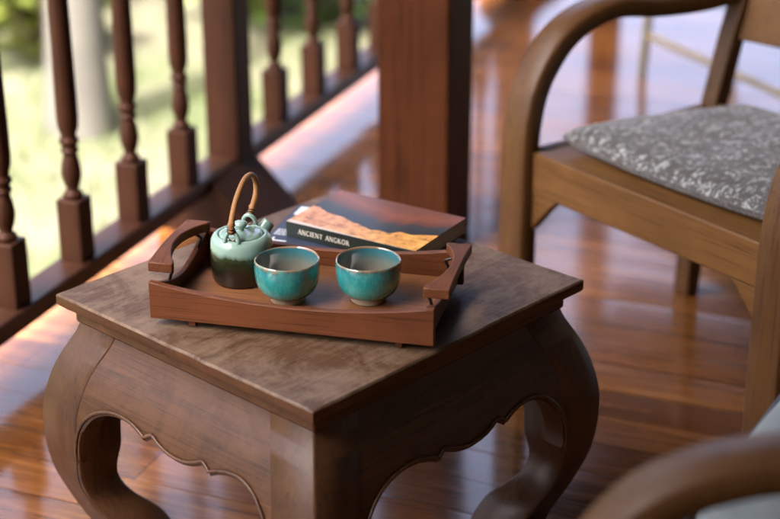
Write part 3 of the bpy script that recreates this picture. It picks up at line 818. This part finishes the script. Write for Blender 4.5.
# grass blades near the railing
gb = MB(); rng = random.Random(9)
for k in range(9000):
    n_ = -1.8 - 7.0*rng.random()**1.3; r_ = rng.uniform(-1, 9.5)
    p = ver(n_, r_); z = gz(p.x, p.y) - .01; a = rng.uniform(0, 6.3); h = rng.uniform(.05, .13); w = .006
    dx, dy = math.cos(a)*w, math.sin(a)*w; lx, ly = rng.gauss(0, .03), rng.gauss(0, .03)
    gb.add([(p.x-dx, p.y-dy, z), (p.x+dx, p.y+dy, z), (p.x+lx, p.y+ly, z+h)], [(0,1,2)])
struct(gb.build('grass', M['grass'], smooth=False, fix=False), 'short grass on the garden lawn', 'grass', 'stuff')

def leaves(mb, centre, rad, n, size, rng, squash=.8):
    # clumps spread through the crown
    cl = []
    for _ in range(max(5, n//60)):
        v = Vector((rng.gauss(0,1), rng.gauss(0,1), rng.gauss(0,1))).normalized()*rad*rng.random()**.4
        cl.append((centre + Vector((v.x, v.y, v.z*squash)), rad*rng.uniform(.18, .36)))
    for k in range(n):
        c, r = rng.choice(cl)
        p = c + Vector((rng.gauss(0,.5), rng.gauss(0,.5), rng.gauss(0,.42)))*r
        d = Vector((rng.gauss(0,1), rng.gauss(0,1), rng.gauss(-.2,.6))).normalized(); s = size*rng.uniform(.6, 1.3)
        sd = d.cross(Vector((rng.gauss(0,.4), rng.gauss(0,.4), 1))).normalized()*s*.24
        mb.add([p, p+d*s*.5+sd, p+d*s, p+d*s*.5-sd], [(0,1,2,3)])
def tree(x, y, h, cr, mat, bark, label, seed, nleaf=5200, size=.22, tr=.14, group='garden trees around the veranda', crown_at=.72):
    rng = random.Random(seed)
    t = thing('tree', label, 'tree', (x, y, gz(x, y)-.05), 0, group)
    mb = MB(); top = Vector((rng.uniform(-.4,.4), rng.uniform(-.4,.4), h*crown_at))
    pts = catmull([(0,0,0), (rng.uniform(-.1,.1), rng.uniform(-.1,.1), h*.25), (top.x*.6, top.y*.6, h*.5), top], 5)
    mb.tube(pts, [tr*(1.35 if i == 0 else 1.12 if i == 1 else 1)*(1-.62*i/(len(pts)-1)) for i in range(len(pts))], 12)
    for k in range(7):
        a = k*2.4+rng.random(); s = pts[6+k % 8]; e = top + Vector((math.cos(a)*cr*.7, math.sin(a)*cr*.7, rng.uniform(-.2,.6)*cr))
        mb.tube(catmull([s, (s+e)/2+Vector((0,0,.25)), e], 4), [tr*.42*(1-.8*i/8) for i in range(9)], 7)
    mb.build('trunk', bark, t, angle=80)
    lm = MB(); leaves(lm, top + Vector((0,0,cr*.25)), cr, nleaf, size, rng); lm.build('crown', mat, t, smooth=False, fix=False)
    return t
def shrub(x, y, r, h, mat, label, seed, n=1500, size=.12):
    rng = random.Random(seed)
    t = thing('shrub', label, 'shrub', (x, y, gz(x, y)), 0, 'shrubs in the garden beyond the railing')
    st_ = MB()
    for k in range(7):
        a = rng.uniform(0, 6.3); st_.tube([(0,0,-.03), (math.cos(a)*r*.3, math.sin(a)*r*.3, h*.45), (math.cos(a)*r*.6, math.sin(a)*r*.6, h*.85)], [.018,.012,.005], 6)
    st_.build('stem', M['bark'], t, angle=80)
    lm = MB(); leaves(lm, Vector((0,0,h*.55)), r, n, size, rng, h/r*.45); lm.build('foliage', mat, t, smooth=False, fix=False)
    return t
# the pale trunk seen between the balusters
tree(-1.17, 5.95, 7.6, 1.7, M['leaf_bright'], M['palebark'], 'pale grey-barked tree trunk seen between the left balusters', 21, 3000, .2, .105, crown_at=.82)
tree(-6.6, 9.6, 6.5, 2.3, M['leaf_bright'], M['bark'], 'leafy green garden tree far to the left', 22)
tree(-8.9, 13.5, 7.5, 2.7, M['leaf_dark'], M['bark'], 'tall dark-leaved garden tree far behind the railing', 23)
tree(7.2, 15.5, 7.0, 2.6, M['leaf_bright'], M['bark'], 'bushy garden tree far right beyond the veranda end', 24)
tree(9.5, 11.5, 7.8, 2.7, M['leaf_dark'], M['bark'], 'dark garden tree right of the veranda end', 25)
tree(-10.5, 3.5, 6.8, 2.4, M['leaf_dark'], M['bark'], 'dark garden tree left of the railing', 26)
shrub(-.30, 7.6, .55, .75, M['leaf_bright'], 'bright green shrub behind the right-hand balusters', 31)
shrub(-1.72, 7.9, .5, .7, M['leaf_bright'], 'bright green shrub left of the pale trunk', 32)
shrub(-1.50, 6.9, .35, .5, M['leaf_yellow'], 'small yellow-green shrub beside the pale trunk', 33, 900)
shrub(-.75, 7.9, .4, .55, M['leaf_yellow'], 'yellow-green shrub behind the railing post', 34, 900)
shrub(.55, 7.4, .6, .8, M['leaf_bright'], 'bright green shrub near the end of the railing', 35)
shrub(1.55, 6.7, .5, .7, M['leaf_dark'], 'dark green shrub beyond the end of the floor', 36, 1100)

# ------------------------------------------------------------------ light
SUN_EL, SUN_AZ = R(58), R(-155)          # azimuth measured from +y, negative to the left (-x)
w = bpy.data.worlds.new('World'); scene.world = w; w.use_nodes = True
nt = w.node_tree; nt.nodes.clear()
out = nt.nodes.new('ShaderNodeOutputWorld'); bg = nt.nodes.new('ShaderNodeBackground'); sky = nt.nodes.new('ShaderNodeTexSky')
sky.sky_type = 'NISHITA'; sky.sun_disc = False; sky.sun_elevation = SUN_EL; sky.sun_rotation = SUN_AZ; sky.dust_density = 6.0; sky.air_density = .2; sky.ozone_density = .1
bg.inputs[1].default_value = .15
nt.links.new(sky.outputs[0], bg.inputs[0]); nt.links.new(bg.outputs[0], out.inputs[0])
sl = bpy.data.lights.new('sun', 'SUN'); sl.energy = 2.0; sl.angle = R(.53); sl.color = (1, .94, .83)
so_ = bpy.data.objects.new('sun', sl); COL.objects.link(so_)
d = Vector((math.sin(SUN_AZ)*math.cos(SUN_EL), math.cos(SUN_AZ)*math.cos(SUN_EL), math.sin(SUN_EL)))
so_.rotation_euler = d.to_track_quat('Z', 'Y').to_euler(); so_.location = d*20

# ------------------------------------------------------------------ camera
cam = bpy.data.cameras.new('camera'); co = bpy.data.objects.new('camera', cam); COL.objects.link(co)
co.location = (0, 0, HT+.9311); co.rotation_euler = (R(90)-.4029, 0, 0)
cam.sensor_width = 36; cam.lens = 1657.8/780*36; cam.clip_end = 1000; cam.clip_start = .05
cam.dof.use_dof = True; cam.dof.focus_distance = 2.2; cam.dof.aperture_fstop = 2.5; cam.dof.aperture_blades = 0
scene.camera = co
scene.view_settings.view_transform = 'Standard'; scene.view_settings.look = 'None'; scene.view_settings.gamma = 1; scene.view_settings.use_curve_mapping = False
scene.view_settings.exposure = 3.72
cy = scene.cycles
cy.use_denoising = True
try: cy.denoiser = 'OPENIMAGEDENOISE'
except Exception: pass
cy.max_bounces = 8; cy.diffuse_bounces = 4; cy.glossy_bounces = 4; cy.sample_clamp_indirect = 8; cy.caustics_reflective = False; cy.caustics_refractive = False
